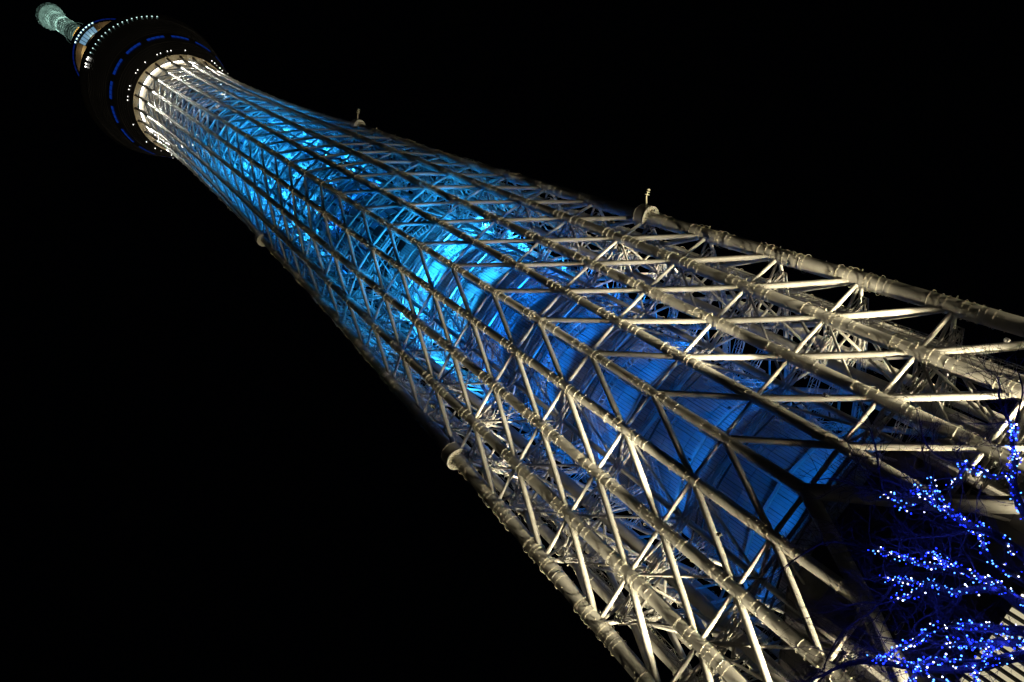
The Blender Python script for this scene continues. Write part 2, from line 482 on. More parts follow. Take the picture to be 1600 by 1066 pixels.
# fine upright ribs, and at every storey one pale ring beam and a pair of walkway rails coloured dark as unlit
rb = MB()
for q in range(144):
    t = 2 * pi * q / 144; e = Vector(((RC + .14) * cos(t), (RC + .14) * sin(t), 0)); rb.tube(e + Vector((0, 0, HC0)), e + Vector((0, 0, HC1)), .035, n=3)
rb.build('core_ribs', M_dark, core_o, kind='stuff')
def poly_ring(R, h, r, m, name, seg=12, square=False, off=0.0):
    mb = MB()
    for i in range(seg):
        p = Vector((R * cos(2 * pi * i / seg + off), R * sin(2 * pi * i / seg + off), h)); q = Vector((R * cos(2 * pi * (i + 1) / seg + off), R * sin(2 * pi * (i + 1) / seg + off), h))
        if square: mb.beam(p, q, r, r)
        else: mb.tube(p, q, r, n=6)
    return mb.build(name, m, core_o)
for k, h in enumerate(LV[3:12]):
    if h < HC0 + 3: continue
    poly_ring(RC + 1.3, h + 6.2, .42, M_steel2, 'ring_beam', square=True)
    poly_ring(RC + 3.6, h - .6, .17, M_dark, 'unlit_ring_rail'); poly_ring(RC + 3.6, h + .5, .17, M_dark, 'unlit_ring_rail')
for k, h in enumerate(LV[13:26]):
    poly_ring(RU + 3.2, h + 3.0, .15, M_dark, 'unlit_ring_rail'); poly_ring(RU + 3.2, h + 4.0, .15, M_dark, 'unlit_ring_rail')  # unlit walkway rails, the shade put into their colour
# maintenance ledges with railings round the core, one per storey
def ledge(R, h, segs, mat_=M_steel2, gap=0.0):
    mb = MB()
    for i in range(segs):
        if random.random() < gap: continue
        a0, a1 = 2 * pi * i / segs, 2 * pi * (i + 1) / segs
        p, q = Vector((R * cos(a0), R * sin(a0), h)), Vector((R * cos(a1), R * sin(a1), h))
        mb.beam(p, q, .12, .25)
        for z in (.55, 1.1): mb.tube(p + Vector((0, 0, z)), q + Vector((0, 0, z)), .045, n=3)
        for f in (0, .33, .66): 
            c = p.lerp(q, f); mb.tube(c, c + Vector((0, 0, 1.1)), .045, n=3)
            ci = c * ((R - 1.5) / R); ci.z = h; mb.tube(c, ci, .06, n=4)
        pi_, qi = p * ((R - 1.5) / R), q * ((R - 1.5) / R); pi_.z = qi.z = h
        mb.beam(pi_, qi, .12, .2)
    return mb.build('ledge', mat_, tower, kind='stuff')
for k, h in enumerate(LV):
    if h < 41 or h > 300: continue
    if h < 152: ledge(RC + 2.6, h - 2, 36, gap=.45)
    else: ledge(13.3, h - 2, 24, gap=.45)
# stairs (zig-zag) between ledges on the near side
for sgn in (-1, 1):
    mb = MB()
    for a, b in zip(LV[3:20], LV[4:21]):
        R = RC + 2.9 if b < 152 else 13.6
        t0 = -pi / 2 + sgn * .45; t1 = t0 + sgn * .55
        p = Vector((R * cos(t0), R * sin(t0), a - 2)); q = Vector((R * cos(t1), R * sin(t1), (a + b) / 2 - 2)); e = Vector((R * cos(t0), R * sin(t0), b - 2))
        for u, v in ((p, q), (q, e)):
            truss(mb, u + Vector((0, 0, .5)), v + Vector((0, 0, .5)), w=.8, h=1.0, step=1.1)
    mb.build('stair_flight', M_steel2, tower)

# slimmer upper core with framed panels, and lift rails
uc = MB(); uc.lathe([(RU - .4, HC1), (RU - .4, 338)], n=36); uco = uc.build('upper_core_wall', M_core, tower)
up = MB(); rnd = random.Random(3)
for i in range(24):
    t = 2 * pi * i / 24; e = Vector((cos(t), sin(t), 0)); w = Vector((-sin(t), cos(t), 0))
    z = 168
    while z < 336:
        hh = rnd.choice((3.1, 4.9, 6.5))
        if rnd.random() < .68: up.box(e * RU + Vector((0, 0, z + hh / 2)), w * 1.0, e * .1, (0, 0, hh / 2 - .15))
        z += hh
up.build('upper_panels', M_panel, uco, smooth=False, kind='stuff')
for i in range(12):
    t = 2 * pi * (i + .5) / 12; mb = MB(); e = Vector((cos(t), sin(t), 0)); R = 11.7
    pts = [h for h in range(152, 338, 6)]
    w = Vector((-sin(t), cos(t), 0)) * .6
    mb.tube(e * R - w + Vector((0, 0, 152)), e * R - w + Vector((0, 0, 337)), .14, n=6)
    mb.tube(e * R + w + Vector((0, 0, 152)), e * R + w + Vector((0, 0, 337)), .14, n=6)
    for a, b in zip(pts, pts[1:]):
        mb.tube(e * R - w + Vector((0, 0, a)), e * R + w + Vector((0, 0, b)), .07, n=4); mb.tube(e * R - w + Vector((0, 0, a)), e * R + w + Vector((0, 0, a)), .07, n=4)
    mb.build('lift_rail', M_steel2, uco)

# ------------------------------------------------------------------ work platforms (drums) round the corner columns
def drum(j, h):
    c = P(j, h); d = (P(j, h + 2) - P(j, h - 2)).normalized(); r0 = hinge(h, CRAD[4]); R = r0 + 1.05
    x = d.orthogonal().normalized(); y = d.cross(x)
    mb = MB(); n = 32; o = 0
    lo, hi = c - d * 1.0, c + d * 1.2
    for (a, ra, b, rb) in ((lo, R, hi, R), (lo, R - .12, hi, R - .12)): mb.tube(a, b, ra, rb, n=n)
    mb.torus(lo, d, R - .06, .09, n=n, k=5); mb.torus(hi, d, R - .06, .09, n=n, k=5)
    root = mb.build('work_platform', M_steel2, tower)
    sp = MB()
    for i in range(18):
        t = 2 * pi * i / 18; e = x * cos(t) + y * sin(t)
        sp.beam(lo + e * (r0 + .02), lo + e * (R - .1), .09, .22)
    sp.torus(lo, d, r0 + .12, .06, n=24, k=4); sp.torus(lo - d * .15, d, R - .35, .05, n=24, k=4)
    sp.build('platform_spokes', M_wire, root)
    fl = MB(); k0 = len(fl.v)
    for rr in (r0, R - .1):
        for i in range(n): t = 2 * pi * i / n; fl.v.append(lo + d * .3 + (x * cos(t) + y * sin(t)) * rr)
    for i in range(n): q = (i + 1) % n; fl.f.append((i, q, n + q, n + i))
    fl.build('platform_floor', M_steel2, root)
    return root
for j in (4, 20, 12):
    drum(j, 96.8); drum(j, 203.8)
    for hh in ((96.8, 203.8) if j == 4 else ()):
        e = Vector((P(j, hh).x, P(j, hh).y, 0)).normalized(); b = P(j, hh + 1) + e * (hinge(hh, CRAD[4]) + 1.1)
        mb = MB(); top = b + e * 1.3 + Vector((0, 0, .6)); mb.tube(b, top, .12, n=6, cap=True)
        for q in range(3): mb.torus(top + e * (.3 + .45 * q), e + Vector((.3, 0, .2)), .42 - .06 * q, .05, n=12, k=4)
        mb.tube(top, top + e * 1.4, .05, n=4)
        mb.build('wind_gauge', M_wire, tower)

# ------------------------------------------------------------------ lower observation deck
deck = MB()
deck.lathe([(19.35, 339.8), (19.75, 340.3), (20.9, 343), (22.6, 347.5), (23.5, 350.5)], n=96)
deck.lathe([(24.6, 356.5), (26.0, 362), (27.4, 368), (28.2, 373.6), (28.6, 376), (29.4, 379), (29.4, 381.5), (15, 383.5)], n=96)
deck_o = deck.build('observation_deck', M_deck, tower)
so = MB(); so.lathe([(19.35, 339.8), (17.0, 340.1), (16.9, 341.6)], n=96); so.build('soffit', M_soffit, deck_o)
# soffit panel joints
sj = MB()
for q in (17.6, 18.25, 18.9): sj.torus((0, 0, 339.93 + (18.9 - q) * .12), (0, 0, 1), q, .02, n=96, k=3)
for i in range(96):
    t = 2 * pi * i / 96; e = Vector((cos(t), sin(t), 0)); sj.tube(e * 17.1 + Vector((0, 0, 340.05)), e * 19.3 + Vector((0, 0, 339.78)), .018, n=3)
sj.build('soffit_joints', M_pin, deck_o, kind='stuff')
cl = MB(); cl.lathe([(16.9, 341.6), (15.6, 341.2), (10, 339.9), (8, 339.9)], n=72); cl.build('underside', M_soffit, deck_o)
for i in range(24):
    a0 = -pi / 2 + 2 * pi * (i + .08) / 24; a1 = -pi / 2 + 2 * pi * (i + .92) / 24
    mb = MB(); mb.lathe([(16.86, 340.25), (16.86, 341.45), (16.4, 341.45), (16.4, 340.25)], n=6, a0=a0, a1=a1, closed=True)
    mb.build('lamp_strip', M_ringlamp, deck_o)
for j in range(24):
    mb = MB(); a = P(j, 335); t = -pi / 2 + 2 * pi * j / 24
    b = Vector((18.6 * cos(t), 18.6 * sin(t), 340.0)); mb.tube(a, b, .36, .42, n=10, cap=True); mb.ball(b - Vector((0, 0, .1)), .52)
    mb.build('unlit_column_end', M_pin, deck_o)  # last stretch of the column, coloured dark because no light reaches it
# louvre ribs all round the dark cladding
for (r, z) in ((20.2, 341.3), (20.75, 342.6), (21.25, 344), (21.8, 345.4), (22.35, 346.8), (22.9, 348.2), (25.0, 358), (25.35, 359.5), (25.7, 361), (26.1, 362.6), (26.45, 364.2),
               (26.8, 365.8), (27.2, 367.4), (27.5, 369), (27.75, 370.6), (28.0, 372.2)):
    mb = MB(); mb.torus((0, 0, z), (0, 0, 1), r, .14, n=96, k=4); mb.build('louvre_ring', M_deck, deck_o)
wb = MB(); wb.lathe([(23.5, 350.5), (24.6, 356.5)], n=96); wb.build('window_band', M_deck, deck_o)
for i in range(16):
    base = 2 * pi * (i + .12) / 16; span = 2 * pi * .72 / 16
    for w in range(4):
        a0 = base + span * w / 4; a1 = base + span * (w + .9) / 4
        mb = MB(); mb.lathe([(24.0, 352.2), (24.38, 354.0)], n=3, a0=a0, a1=a1); mb.build('deck_window', M_blueglass, deck_o)
dots = random.Random(5); smp = MB(); smp.box((0, 0, 0), (.11, 0, 0), (0, .11, 0), (0, 0, .16)); DOT = smp.mesh('deck_lamp', M_whitedot, False)
smp = MB(); smp.box((0, 0, 0), (.17, 0, 0), (0, .12, 0), (0, 0, .22)); DOT2 = smp.mesh('rim_lamp', M_tealdot, False)
for i in range(96):
    if (i % 8) in (0, 3, 4, 5) or dots.random() < .25: continue
    t = 2 * pi * i / 96; inst('deck_lamp', DOT, deck_o, Matrix.Translation((20.75 * cos(t), 20.75 * sin(t), 342.0)))
for i in range(90):
    t = 2 * pi * i / 90
    if not (radians(251) < t < radians(322)): continue
    inst('rim_lamp', DOT2, deck_o, Matrix.Translation((28.75 * cos(t), 28.75 * sin(t), 375.6)) @ Matrix.Rotation(t + pi / 2, 4, 'Z'))
bx = MB()
for t in (-2.02, -1.98, -1.92, -1.89): bx.box((28.9 * cos(t), 28.9 * sin(t), 375.2 + random.uniform(-.6, .6)), (.24, 0, 0), (0, .24, 0), (0, 0, .24))
bx.build('bright_rim_lamp', M_whitedot, deck_o)
# shaft between the two decks
for i in range(24):
    t = 2 * pi * i / 24; mb = MB(); mb.path([Vector((15.5 * cos(t), 15.5 * sin(t), 383)), Vector((12.5 * cos(t), 12.5 * sin(t), 415)), Vector((11 * cos(t), 11 * sin(t), 444))], .35, n=6)
    mb.build('upper_column', M_deck, tower)
us = MB(); us.lathe([(9.5, 383), (8.5, 444)], n=36); us.build('upper_shaft', M_deck, tower)

# ------------------------------------------------------------------ upper gallery
ga = MB(); ga.lathe([(17.9, 445), (19.2, 447), (19.6, 450), (18.5, 455), (12, 458), (8, 462)], n=72)
ga_o = ga.build('upper_gallery', M_deck, tower)
mb = MB(); mb.lathe([(12.2, 444.2), (15.6, 444.4)], n=72)
mb.build('gallery_soffit', M_soffit, ga_o)
mb = MB(); mb.lathe([(15.6, 444.4), (17.9, 445)], n=72); mb.build('soffit_rim', M_pin, ga_o)
for i in range(48):
    a0 = 2 * pi * (i + .05) / 48; a1 = 2 * pi * (i + .95) / 48
    mb = MB(); mb.lathe([(18.5, 445.8), (18.95, 446.5)], n=2, a0=a0, a1=a1); mb.build('gallery_window', M_blueedge, ga_o)
# glazed lobby bulging from the near side of the gallery
A0, A1 = radians(-107), radians(-73)
mb = MB(); mb.lathe([(11.6, 440.6), (15.0, 441.2), (18.2, 445.3), (18.6, 448), (11.6, 448)], n=12, a0=A0, a1=A1, closed=True)
bx_o = mb.build('gallery_lobby', M_deck, ga_o, smooth=False)
for i in range(6):
    a0 = A0 + (A1 - A0) * (i + .08) / 6; a1 = A0 + (A1 - A0) * (i + .92) / 6
    mb = MB(); mb.lathe([(15.5, 441.7), (17.6, 444.45)], n=2, a0=a0, a1=a1); mb.build('lobby_window', M_gallery, bx_o, smooth=False)
for i in range(8):
    t = A0 - .03 + (A1 - A0 + .06) * i / 7; e = Vector((cos(t), sin(t), 0)); w = Vector((-sin(t), cos(t), 0))
    mb = MB(); mb.box(e * 18.75 + Vector((0, 0, 446.0)), e * .2, w * .4, (0, 0, .3)); mb.build('lobby_lamp', M_tealdot, bx_o, smooth=False)
mb = MB()
for i in range(5):
    t = radians(-104 + 5 * i); e = Vector((cos(t), sin(t), 0)); mb.box(e * 12.9 + Vector((0, 0, 479 + .3 * i)), e * .3, Vector((-sin(t), cos(t), 0)) * .35, (0, 0, .3))
mb.build('amber_lamps', M_amber, ga_o)
mb = MB(); mb.lathe([(6.5, 478.4), (13.0, 478.6)], n=32, a0=radians(-125), a1=radians(-65)); mb.build('service_balcony', M_deck, ga_o)

# ------------------------------------------------------------------ mast
ms = MB(); ms.lathe([(5.6, 458), (4.8, 497), (4.4, 530)], n=36); mast = ms.build('mast', M_mastdark, tower)
nr = MB(); nr.torus((0, 0, 528), (0, 0, 1), 6.4, .16, n=48, k=5)
for i in range(8): nr.beam((4.3 * cos(pi * i / 4), 4.3 * sin(pi * i / 4), 528), (6.4 * cos(pi * i / 4), 6.4 * sin(pi * i / 4), 528), .12, .12)
nr.build('mast_collar', M_mast, mast)
md = MB(); md.lathe([(4.3, 530), (4.1, 597)], n=24); md.build('mast_tube', M_mastdark, mast)
for i in range(20):
    z = 498 + 5.0 * i; mb = MB(); mb.lathe([(4.3, z), (5.0, z + .1), (5.0, z + .55), (4.3, z + .6)], n=36); mb.build('mast_ring', M_mast, mast)
for i in range(12):
    t = 2 * pi * i / 12; mb = MB(); mb.beam(Vector((4.55 * cos(t), 4.55 * sin(t), 530)), Vector((4.45 * cos(t), 4.45 * sin(t), 597)), .5, .22); mb.build('antenna_panel', M_mastdark, mast)
hd = MB()
prof = [(4.2, 596.5), (5.4, 597.2), (7.3, 598.6), (7.7, 600.0), (7.7, 606), (7.2, 609), (5.8, 611), (2, 612)]
hd.lathe(prof, n=12); hdo = hd.build('mast_head', M_mast, mast, smooth=False)
for z, R in ((598.6, 7.4), (603, 7.8), (606, 7.8), (597.2, 5.5)):
    mb = MB(); mb.torus((0, 0, z), (0, 0, 1), R, .16, n=12, k=4); mb.build('head_ring', M_mast, hdo)
mb = MB()
for i in range(12):
    t = 2 * pi * i / 12; mb.beam(Vector((4.4 * cos(t), 4.4 * sin(t), 596.4)), Vector((7.6 * cos(t), 7.6 * sin(t), 598.7)), .25, .3)
    mb.beam(Vector((7.8 * cos(t), 7.8 * sin(t), 599)), Vector((7.8 * cos(t), 7.8 * sin(t), 606.5)), .25, .25)
mb.build('head_frame', M_mast, hdo)
sp = MB(); sp.tube((0, 0, 611), (0, 0, 634), .5, .1, n=8); sp.build('spire', M_mast, mast)

# ------------------------------------------------------------------ podium building under the tower
pod = MB(); HP = 38.0; RP = 19.0
def hexpt(i, r, z): t = -pi / 2 + pi / 6 + 2 * pi * i / 6 * 1.0; return Vector((r * cos(t), r * sin(t), z))
hexr = RP / cos(pi / 6)
pp = [hexpt(i - 1, hexr, 0) for i in range(6)]
o = len(pod.v)
for z in (0, HP):
    for p in pp: pod.v.append(Vector((p.x, p.y, z)))
for i in range(6): pod.f.append((i, (i + 1) % 6, 6 + (i + 1) % 6, 6 + i))
pod.f.append(tuple(range(6, 12)))
pod_o = pod.build('podium_building', M_pod2, smooth=False)
tag(pod_o, 'dark panelled building in the foot of the lattice tower with rows of tall lit windows', 'building')
cp = MB(); cp.box((0, 0, 0), (.5, 0, 0), (0, .06, 0), (0, 0, .5)); CLAD = cp.mesh('cladding_panel', M_pod, False)
wp = MB(); wp.box((0, 0, 0), (.5, 0, 0), (0, .03, 0), (0, 0, .5)); WIN = wp.mesh('window', M_window, False)
for fi in (0, 1, 5):
    a, b = pp[fi], pp[(fi + 1) % 6]
    d = (b - a); L = d.length; d.normalize(); n = Vector((d.y, -d.x, 0)); ang = math.atan2(d.y, d.x)
    ncol = 12; wc = L / ncol
    for q in range(ncol):
        for r_ in range(5):
            z0 = 19.4 + r_ * 3.65; c = a + d * (wc * (q + .5)) + n * .06; c.z = z0 + 1.8
            inst('cladding_panel', CLAD, pod_o, Matrix.Translation(c) @ Matrix.Rotation(ang, 4, 'Z') @ Matrix.Diagonal((wc - .08, 1, 3.57, 1)))
    nw = 24; ww = L / nw
    for q in range(nw):
        for (z0, z1) in ((12.4, 18.2), (6.0, 11.6), (.6, 5.2)):
            c = a + d * (ww * (q + .5)) + n * .05; c.z = (z0 + z1) / 2
            inst('window', WIN, pod_o, Matrix.Translation(c) @ Matrix.Rotation(ang, 4, 'Z') @ Matrix.Diagonal((ww * .5, 1, z1 - z0, 1)))
        mbm = Matrix.Translation(a + d * (ww * q) + n * .25 + Vector((0, 0, 9.4))) @ Matrix.Rotation(ang, 4, 'Z') @ Matrix.Diagonal((.16, 4.5, 18.2, 1))
        inst('fin', CLAD, pod_o, mbm)

# ------------------------------------------------------------------ floodlights
def floodlight(loc, target, parent=None, scale=1.0, m=M_whitedot):
    d = (Vector(target) - Vector(loc)).normalized(); loc = Vector(loc) - d * .9 * scale
    x = d.orthogonal().normalized(); y = d.cross(x); s = scale
    mb = MB(); mb.tube(loc - d * .5 * s, loc + d * .3 * s, .35 * s, .5 * s, n=12, cap=True)
    for q in range(5): mb.torus(loc - d * (.45 - .12 * q) * s, d, (.38 + .02 * q) * s, .03 * s, n=12, k=3)
    o = mb.build('floodlight', M_dark, parent)
    l = MB(); l.tube(loc + d * .30 * s, loc + d * .34 * s, .44 * s, n=12, cap=True); l.build('lens', m, o)
    b = MB(); b.beam(loc + x * .58 * s - d * .1, loc + x * .58 * s + d * .1, .06, .3); b.beam(loc - x * .58 * s - d * .1, loc - x * .58 * s + d * .1, .06, .3)
    b.beam(loc - x * .6 * s - d * .5 * s, loc + x * .6 * s - d * .5 * s, .1, .06)
    b.build('bracket', M_steel2, o)
    return o
GROUP = 'floodlights on the ground round the tower legs'
def ground_flood(loc, target, power, cone, color=WARM, lab=''):
    o = floodlight(loc, target); tag(o, 'black floodlight on the ground, ' + lab, 'floodlight', GROUP)
    spot('floodlight_beam', loc, target, power, color, cone, parent=o, radius=.4)
CORN = {4: 'right near leg', 20: 'left near leg', 12: 'rear leg'}
for c in (4, 20, 12):                                   # corners of the triangle
    for s in (-1, 1):
        fm = (c - 4 * 1) % 24 if s < 0 else (c + 4) % 24      # middle column of the face on that side
        n = Vector((P(fm, 60).x, P(fm, 60).y, 0)).normalized()
        b = P(c + 2 * s, 1.5) + n * 2.4; b.z = 1.5
        sd = {(4, 1): 'right flank', (4, -1): 'front', (20, 1): 'front', (20, -1): 'left flank', (12, 1): 'left flank', (12, -1): 'right flank'}[(c, s)]
        ground_flood(b, P(c + s, 120), F_OUT * (.7 if c == 4 else 1), 40, lab='%s side of %s, farther from the leg' % (sd, CORN[c]))
        b = P(c + s, 1.5) + n * 3.0; b.z = 1.5
        ground_flood(b, P(c + 2 * s, 145), F_HIGH, 26, lab='%s side of %s, close against the leg' % (sd, CORN[c]))
    a0 = P(c, 1.5, .8); ground_flood(a0, P(c, 100, .8), F_IN, 44, lab='inside the foot of the ' + CORN[c])

def tower_lamp(loc, target, power, color, cone, m=M_lens, sc=.6, bl=.6):
    o = floodlight(loc, target, parent=tower, scale=sc, m=m)
    spot('floodlight_beam', loc, target, power, color, cone, parent=o, radius=.25, blend=bl)
# blue lamps that wash the core, standing on the ledges
for i in range(12):
    t = -pi / 2 + 2 * pi * (i + .5) / 12; e = Vector((cos(t), sin(t), 0))
    for h, pw in B_CORE.items():
        tower_lamp(e * 18.0 + Vector((0, 0, h)), e * (RC + .4) + Vector((0, 0, h + 7)), pw, BLUE if h < 120 else CYAN, 140, sc=.4)
for i in range(10):
    t = -pi / 2 + 2 * pi * (i + .25) / 10; e = Vector((cos(t), sin(t), 0))
    for h, pw in B_UP.items():
        tower_lamp(e * 14.2 + Vector((0, 0, h)), e * RU + Vector((0, 0, h + 8)), pw, BLUE if h < 190 or h > 245 else CYAN, 96, sc=.4)
# warm lamps in the lattice corners, and lamps added off the faces and legs
for c in (4, 20, 12):
    for s_ in (-1, 1):
        tower_lamp(P(c + s_, 44, .88), P(c + 2 * s_, 110, .95), F_44, WARM, 52)
        tower_lamp(P(c + s_, 86, .88), P(c + 2 * s_, 150, .95), F_84, WARM, 50)
    for s_ in (0, 2, 5, 7):
        n = Vector((P(c + 4, 60).x, P(c + 4, 60).y, 0)).normalized()
        h_ = 34 if s_ in (0, 7) else 47
        tower_lamp((P(c + s_, h_) + P(c + s_ + 1, h_)) / 2 + n * 3.6, (P(c + s_, 125) + P(c + s_ + 1, 125)) / 2 + n * .6, F_FACE, WARM, 32, bl=1.0)  # unseen lamps added off the faces to brighten braces and columns
    e = Vector((P(c, 20).x, P(c, 20).y, 0)).normalized()
    tower_lamp(P(c, 9) + e * 5, P(c, 60) + e * .5, F_LOW, WARM, 70, bl=1.0)  # unseen fill lamp added to brighten the low leg columns
# warm lamps under the deck: one shining down every column, with bare fill lights added for soffit and inner braces
for i in range(24):
    t = -pi / 2 + 2 * pi * i / 24; e = Vector((cos(t), sin(t), 0))
    a = e * 19.7 + Vector((0, 0, 328))
    tower_lamp(a, e * 18.1 + Vector((0, 0, 304)), D_LAMP, WHITE, 46, sc=.35)
    mb = MB(); mb.tube(a, e * 18.0 + Vector((0, 0, 328.6)), .07, n=5, cap=True); mb.build('lamp_arm', M_pin, deck_o)
for i in range(12):
    t = -pi / 2 + 2 * pi * (i + .5) / 12; e = Vector((cos(t), sin(t), 0))
    point('soffit_fill', e * 17.2 + Vector((0, 0, 333.5)), 300, WARM, deck_o, radius=.25)
for i in range(8):
    t = 2 * pi * (i + .5) / 8; e = Vector((cos(t), sin(t), 0))
    point('inner_fill', e * 12.5 + Vector((0, 0, 331)), 260, WHITE, deck_o, radius=.25)
# bare pale point lights added round the mast to brighten it
for i in range(6):
    t = 2 * pi * i / 6; e = Vector((cos(t), sin(t), 0))
    point('mast_fill', e * 11.5 + Vector((0, 0, 581)), 2600, TEAL, mast)
    point('mast_fill', e * 8.0 + Vector((0, 0, 560)), 1500, TEAL, mast)
    point('mast_fill', e * 8.5 + Vector((0, 0, 542)), 500, TEAL, mast)
    point('mast_fill', e * 8.5 + Vector((0, 0, 516)), 420, TEAL, mast)
for i in range(4):
    t = -2.6 + .55 * i; e = Vector((cos(t), sin(t), 0))
    point('gallery_lamp', e * 16.0 + Vector((0, 0, 440.5)), 520, (1.0, .72, .35), ga_o)

# ------------------------------------------------------------------ bare tree with fairy lights
tree = empty('bare_tree')
tag(tree, 'leafless tree with thin dark branches reaching up in front of the tower foot', 'tree')
FORK = px(1765, 1085, 9.2)
TRUNKB = Vector((FORK.x + .1, FORK.y - .05, 0)); tree.location = TRUNKB
def T(p): return Vector(p) - TRUNKB
mb = MB(); mb.path([T((TRUNKB.x, TRUNKB.y, 0)), T(TRUNKB.lerp(FORK, .5) + Vector((.04, .02, 0))), T(FORK), T(FORK + Vector((0, .02, .3)))], [.17, .13, .11, .06], n=12)
mb.build('trunk', M_bark, tree)
# branches: (pixels of the photograph traced from the tip side inwards are turned into points 8 to 10 m away)
BR = [
 ('topmost string on the branch nearest the right edge', 9.0, [(1660, 900), (1600, 800), (1590, 782), (1582, 755), (1585, 730), (1587, 710), (1580, 698), (1585, 675), (1579, 662)], 3),
 ('string with the long gap-toothed row reaching left under the topmost one', 9.1, [(1582, 752), (1575, 742), (1555, 746), (1545, 744), (1535, 734), (1520, 733), (1510, 723), (1497, 721)], 1),
 ('sparse short string hanging below the left tip of the gap-toothed row', 9.0, [(1510, 724), (1500, 740), (1494, 754), (1482, 763)], 0.7),
 ('dense diagonal string falling from mid left to the right edge', 8.8, [(1700, 980), (1600, 868), (1572, 847), (1550, 833), (1537, 829), (1522, 827), (1510, 817), (1495, 811), (1482, 800), (1472, 786), (1457, 784), (1445, 775), (1437, 766), (1426, 767)], 2.2),
 ('short string standing up from the dense diagonal one', 8.8, [(1470, 787), (1461, 776), (1462, 764), (1454, 744)], 1.2),
 ('tiny string at the upper left tip of all the lights', 8.7, [(1440, 790), (1420, 796), (1402, 790), (1400, 777), (1380, 770)], .9),
 ('long string through the middle of the crown', 9.3, [(1740, 1040), (1600, 945), (1590, 935), (1572, 930), (1557, 910), (1537, 905), (1522, 900), (1507, 892), (1492, 890), (1482, 880), (1472, 879), (1460, 866), (1444, 862)], 2.4),
 ('string running off left from the middle one', 9.3, [(1478, 884), (1450, 885), (1435, 882), (1420, 875), (1407, 870), (1390, 866), (1379, 862), (1369, 859)], 1.4),
 ('looped string above the middle one at the right', 9.0, [(1640, 930), (1595, 900), (1575, 892), (1560, 884), (1545, 872), (1537, 857), (1536, 845), (1532, 838)], 1.1),
 ('level string just below the middle one', 9.5, [(1640, 985), (1570, 925), (1545, 920), (1520, 922), (1495, 925), (1475, 922), (1465, 915), (1455, 910), (1437, 912), (1422, 907), (1395, 907), (1383, 903)], 1.4),
 ('short drooping string under the level one', 9.4, [(1455, 912), (1440, 918), (1430, 925), (1415, 935), (1400, 936)], 1.0),
 ('arched string over the lowest clusters', 8.6, [(1740, 1060), (1600, 985), (1585, 986), (1572, 985), (1552, 982), (1532, 980), (1510, 980), (1495, 975), (1477, 977), (1462, 982), (1447, 987), (1437, 1000), (1420, 1005), (1409, 1010), (1392, 1020), (1382, 1029), (1365, 1030)], 1.6),
 ('string under the arched one', 8.8, [(1700, 1060), (1620, 1000), (1580, 1006), (1560, 1001), (1542, 1008), (1525, 1008), (1507, 1005), (1490, 1007), (1475, 1009)], 2.0),
 ('string on the thick lowest bough', 8.7, [(1750, 1080), (1650, 1010), (1590, 1025), (1560, 1030), (1535, 1037), (1505, 1036), (1477, 1037), (1465, 1031), (1452, 1032), (1435, 1040), (1417, 1037), (1395, 1027)], 1.7),
 ('steep string crossing the lit windows', 8.9, [(1580, 1000), (1555, 1010), (1543, 1018), (1537, 1030), (1530, 1043), (1522, 1052), (1525, 1070), (1532, 1090)], 2.0),
 ('string at the bottom edge left of the windows', 8.6, [(1560, 1110), (1500, 1075), (1460, 1062), (1440, 1052), (1430, 1053), (1420, 1066), (1400, 1085)], 1.6),
]
DARK = [(9.2, [(1680, 1040), (1600, 1024), (1560, 1034), (1535, 1044), (1480, 1048), (1420, 1042), (1380, 1036), (1340, 1034), (1310, 1042), (1285, 1056), (1262, 1064)], .05, .008),
        (9.2, [(1369, 859), (1340, 853), (1318, 848), (1290, 846), (1266, 858), (1240, 875), (1215, 895)], .016, .005),
        (9.4, [(1400, 905), (1385, 930), (1360, 958), (1335, 972), (1312, 992), (1296, 1020), (1285, 1050)], .015, .004),
        (8.9, [(1380, 771), (1373, 740), (1371, 712), (1366, 690), (1358, 668)], .016, .004),
        (8.9, [(1380, 771), (1350, 765), (1325, 754), (1300, 747), (1276, 750)], .013, .004),
        (8.9, [(1424, 767), (1410, 760), (1390, 752), (1376, 750)], .012, .005),
        (9.0, [(1497, 721), (1470, 716), (1450, 700), (1440, 678), (1436, 652)], .014, .004),
        (9.0, [(1579, 662), (1566, 640), (1560, 618), (1563, 600), (1555, 585)], .016, .004),
        (9.0, [(1585, 675), (1592, 640), (1600, 610), (1590, 580)], .014, .004),
        (9.1, [(1532, 838), (1510, 830), (1478, 838), (1440, 840), (1412, 843)], .012, .004),
        (9.4, [(1500, 928), (1500, 938), (1490, 946)], .02, .008),
        (9.0, [(1430, 990), (1422, 988), (1440, 965), (1470, 955), (1450, 930)], .012, .003),
        (9.4, [(1400, 936), (1380, 945), (1350, 940), (1320, 948), (1290, 958), (1262, 955)], .012, .003)]
rt = random.Random(11)
def chaikin(p, n=2):
    for _ in range(n):
        q = [p[0]]
        for a, b in zip(p, p[1:]): q += [a.lerp(b, .25), a.lerp(b, .75)]
        q.append(p[-1]); p = q
    return p
_b = MB(); _b.ball((0, 0, 0), 1, 6, 4)
LED = [_b.mesh('bulb', m) for m in (M_led, M_led2, M_led3)]
LGROUP = 'blue fairy light strings on the bare tree'
allpts = []
nb = 0
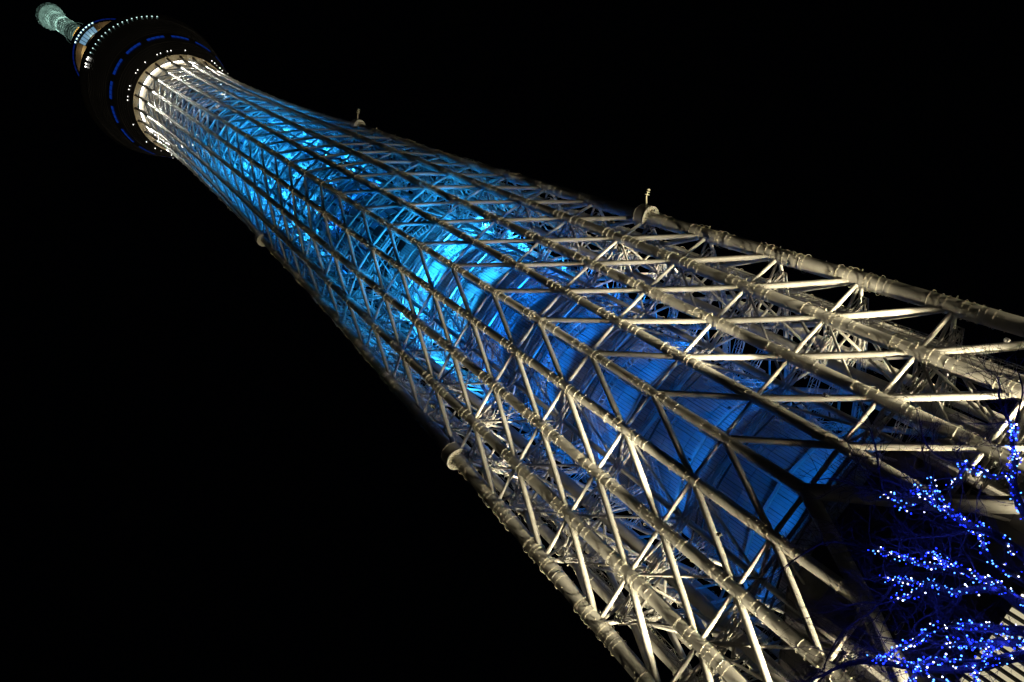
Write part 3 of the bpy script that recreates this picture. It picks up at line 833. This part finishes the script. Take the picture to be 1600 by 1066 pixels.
def twig(mb, p, d, L, r, depth):
    pts = [p]; n = 5; dirs = d.copy()
    for i in range(n):
        dirs = (dirs + Vector((rt.gauss(0, .22), rt.gauss(0, .22), rt.gauss(.03, .2)))).normalized()
        pts.append(pts[-1] + dirs * (L / n))
    mb.path(pts, [r * (1 - .14 * i) for i in range(n + 1)], n=4, cap=False)
    if depth > 0:
        for i in (1, 2, 3, 4):
            if rt.random() < .75:
                dd = (dirs + Vector((rt.gauss(0, .8), rt.gauss(0, .8), rt.gauss(0, .7)))).normalized()
                twig(mb, pts[i], dd, L * rt.uniform(.3, .6), r * .6, depth - 1)
UPL = (px(700, 500, 9) - px(1500, 950, 9)).normalized()     # towards the upper left of the view
for bi, (lab, dist, pts, dens) in enumerate(BR):
    w = [px(x, y, dist + .25 * sin(i * .7 + bi)) for i, (x, y) in enumerate(pts)]
    if pts[0][0] > 1601: w = [FORK] + w
    w = chaikin(w, 2); n = len(w); r0 = .045 if pts[0][0] > 1601 else .018
    mb = MB(); mb.path([T(p) for p in w], [r0 * (1 - i / n) + .007 for i in range(n)], n=8)
    br = mb.build('branch', M_bark, tree)
    tw = MB()
    for i in range(2, n - 1):
        if w[i].z > 0 and rt.random() < .17:
            d = (w[min(i + 1, n - 1)] - w[i - 1]).normalized()
            dd = (d * .6 + UPL * .5 + Vector((rt.gauss(0, .7), rt.gauss(0, .7), rt.gauss(0, .7)))).normalized()
            twig(tw, T(w[i]), dd, rt.uniform(.3, .95), .0042, 2)
    d = (w[-1] - w[-3]).normalized()
    for _ in range(3): twig(tw, T(w[-1]), (d + Vector((rt.gauss(0, .4), rt.gauss(0, .4), rt.gauss(0, .4)))).normalized(), rt.uniform(.4, 1.0), .006, 2)
    if tw.f: tw.build('twigs', M_bark, br, kind='stuff')
    # the string of lights wound round this branch
    st = empty('light_string', w[0]); tag(st, 'blue fairy lights: ' + lab, 'fairy lights', LGROUP)
    cb = MB(); cp_ = []
    for i in range(n - 1):
        for q in range(3):
            f = q / 3; p = w[i].lerp(w[i + 1], f); a = (i * 3 + q) * 1.9
            cp_.append(p - w[0] + Vector((cos(a), sin(a), sin(a * .7))) * (r0 * (1 - i / n) + .014))
    cb.path(cp_, .0035, n=4, cap=False); cb.build('cable', M_cable, st)
    total = 0
    for a, b in zip(w, w[1:]):
        L = (b - a).length; total += L * dens * 54
        while total >= 1:
            total -= 1; f = rt.random()
            p = a.lerp(b, f) + Vector((rt.gauss(0, .024), rt.gauss(0, .024), rt.gauss(0, .024)))
            pr = project(p)
            if not pr or not (-20 < pr[0] < 1625 and -20 < pr[1] < 1090): continue
            k = rt.choices((0, 1, 2), (5, 2, 6))[0]; s = rt.uniform(.0055, .0092)
            inst('bulb', LED[k], st, Matrix.Translation(p - w[0]) @ Matrix.Scale(s, 4)); nb += 1
            if nb % 9 == 0: point('bulb_glow', p - w[0], 0.9, (.03, .05, 1.0), st, radius=.02)
for dist, pts, r0, r1 in DARK:
    w = chaikin([px(x, y, dist + .15 * sin(i)) for i, (x, y) in enumerate(pts)], 2)
    if pts[0][0] > 1601: w = [FORK] + w
    n = len(w); mb = MB(); mb.path([T(p) for p in w], [r0 + (r1 - r0) * i / n for i in range(n)], n=6); br = mb.build('branch', M_bark, tree)
    tw = MB()
    for i in range(1, n):
        if rt.random() < .5:
            d = (w[i] - w[i - 1]).normalized()
            twig(tw, T(w[i]), (d + Vector((rt.gauss(0, .7), rt.gauss(0, .7), rt.gauss(0, .7)))).normalized(), rt.uniform(.2, .8), .0042, 2)
    if tw.f: tw.build('twigs', M_bark, br, kind='stuff')
print('bulbs', nb, 'objects', len(bpy.data.objects))
